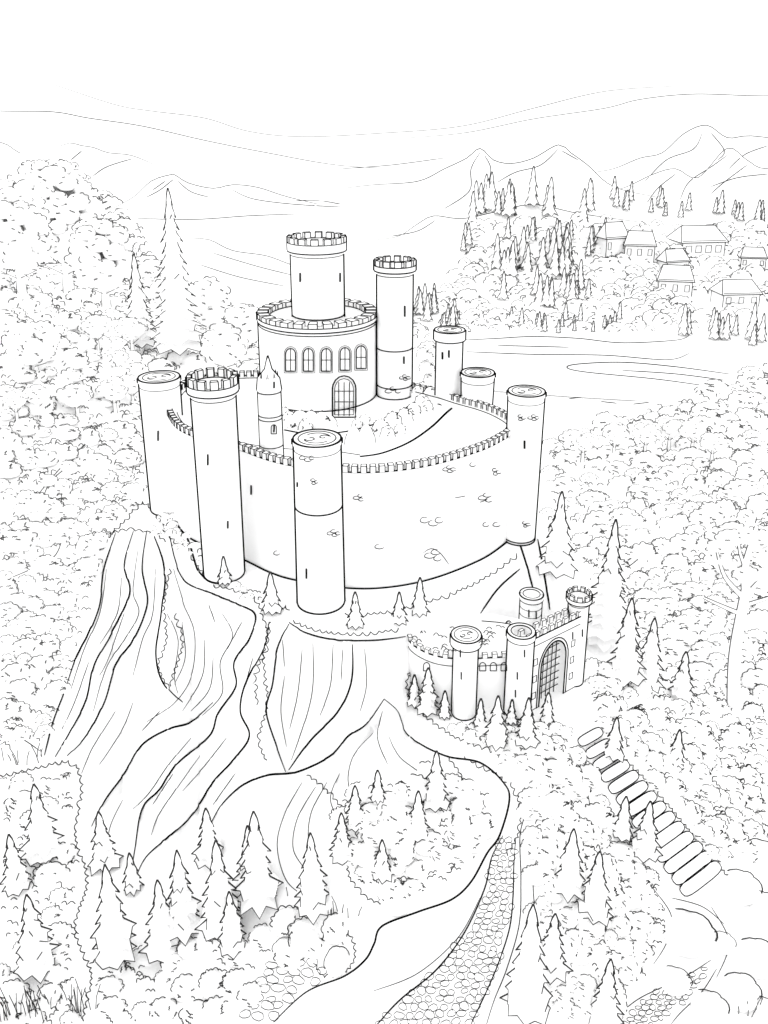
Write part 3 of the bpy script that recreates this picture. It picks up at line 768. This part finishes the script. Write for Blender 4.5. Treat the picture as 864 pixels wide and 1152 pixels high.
for u,v,sx,sz in ((832,1000,22,14),(856,1022,18,14),(772,1052,30,16),(850,1080,24,16),(832,1118,22,16),(795,1135,22,12),(345,1060,18,14),(322,1068,14,8),(855,965,20,14),(758,1105,18,10),(380,1085,14,18),(812,1062,14,9),(860,1140,16,12)):
    l,n=hit(u,v)
    if l is None: continue
    b=Bd(); q=pxm(l); put(b,random.choice(BOULD),l,sx*q,sx*q*.8,sz*q*1.2); b.obj("boulder",smooth=True)
b=Bd(); l,n=hit(826,795); q=pxm(l)
def limb(p0,p1,p2,r0,r1):
    pts=smooth([p0,p1,p2],.8)
    rr=np.linspace(r0,r1,len(pts)); b.tube(pts,rr,W,n=8)
    T=(p2-p0).normalized(); S=T.cross(Vector((0,1,0))).normalized()
    for sg in(-1,1): b.tube([p+S*(sg*r_)-Vector((0,.2*q,0)) for p,r_ in zip(pts,rr)],.7*q,L,n=4)
O=Vector(l)
def o(dx,dz,dy=0): return O+Vector((dx*q,dy*q,dz*q))
limb(o(0,-6),o(-8,70),o(-6,150),8*q,5*q); limb(o(-6,150),o(-10,180),o(-4,225),5*q,2*q); limb(o(-7,140),o(-30,165),o(-42,195),3*q,1*q)
limb(o(-6,140),o(14,170),o(34,190),3*q,1*q); limb(o(-8,120),o(-30,130),o(-50,140),2.5*q,1*q); limb(o(-6,130),o(20,140),o(42,150),2.5*q,1*q); limb(o(-7,170),o(-18,195),o(-22,215),2*q,1*q)
for k in range(18):
    a=k*2.4; R=(18+30*((k*.37)%1)); put(b,CROWNf[k%6],o(-5+R*math.cos(a)*1.15,195+R*.75*math.sin(a),((k%5)-2)*6+8),14*q,10*q,9*q)
b.obj("tall_broadleaf_tree")
def house(u,v,wp,hp,ang=.3,wins=3):
    l,n=hit(u,v)
    if l is None: return
    q=pxm(l); root=empty("village_house"); w=wp*q*.5; h=hp*q; d=w*.7; c,s_=math.cos(ang),math.sin(ang)
    def g(x,y,z): return Vector((l.x+x*c-y*s_,l.y+x*s_+y*c,l.z+z))
    a=Bd(); a.hexa([g(-w,-d,-3),g(w,-d,-3),g(w,d,-3),g(-w,d,-3),g(-w,-d,h*.55),g(w,-d,h*.55),g(w,d,h*.55),g(-w,d,h*.55)],.9,G); a.obj("walls",root)
    rf=Bd(); e=1.12
    V=[g(-w*e,-d*e,h*.5),g(w*e,-d*e,h*.5),g(w*e,d*e,h*.5),g(-w*e,d*e,h*.5),g(-w*.8,0,h),g(w*.8,0,h)]
    rf.add([tuple(p) for p in V],[(0,1,5,4),(1,2,5),(2,3,4,5),(3,0,4)],W)
    for i,j in ((0,1),(1,2),(2,3),(3,0),(4,5),(0,4),(3,4),(1,5),(2,5)): rf.ink([V[i],V[j]],1.0,G)
    rf.obj("roof",root)
    wi=Bd()
    for k in range(wins):
        x=-w*.7+1.4*w*k/max(1,wins-1); ww=w*.13
        wi.ink([g(x-ww,-d-.05,h*.15),g(x-ww,-d-.05,h*.38),g(x+ww,-d-.05,h*.38),g(x+ww,-d-.05,h*.15)],.8,G,True)
    wi.obj("windows",root)
for a in ((688,284,28,34,.35,2),(718,290,32,30,-.2,3),(782,286,50,32,.15,4),(758,330,36,32,-.25,3),(756,306,28,26,.3,2),(826,342,42,28,.1,3),(845,300,26,22,-.2,2)): house(*a)

# ---------------------------------------------------------------- light: even white overcast daylight
wd=bpy.data.worlds.new("World"); scene.world=wd; wd.use_nodes=True; nt=wd.node_tree
sky=nt.nodes.new("ShaderNodeTexSky"); sky.sky_type='NISHITA'; sky.sun_disc=False
sky.sun_elevation=math.radians(50); sky.sun_rotation=math.radians(188)
bw=nt.nodes.new("ShaderNodeRGBToBW"); cr=nt.nodes.new("ShaderNodeValToRGB")
cr.color_ramp.elements[0].color=(.96,.96,.96,1); cr.color_ramp.elements[1].color=(1,1,1,1)
bg=nt.nodes["Background"]; bg.inputs["Strength"].default_value=1.38
nt.links.new(sky.outputs[0],bw.inputs["Color"]); nt.links.new(bw.outputs[0],cr.inputs["Fac"]); nt.links.new(cr.outputs[0],bg.inputs["Color"])
sl=bpy.data.lights.new("sun",'SUN'); sl.energy=0.5; sl.angle=math.radians(90); so=bpy.data.objects.new("sun",sl); scene.collection.objects.link(so)
so.rotation_euler=(math.radians(40),0,math.radians(-8))
scene.view_settings.view_transform='Standard'; scene.view_settings.look='None'; scene.view_settings.exposure=0; scene.view_settings.gamma=1
print("done")
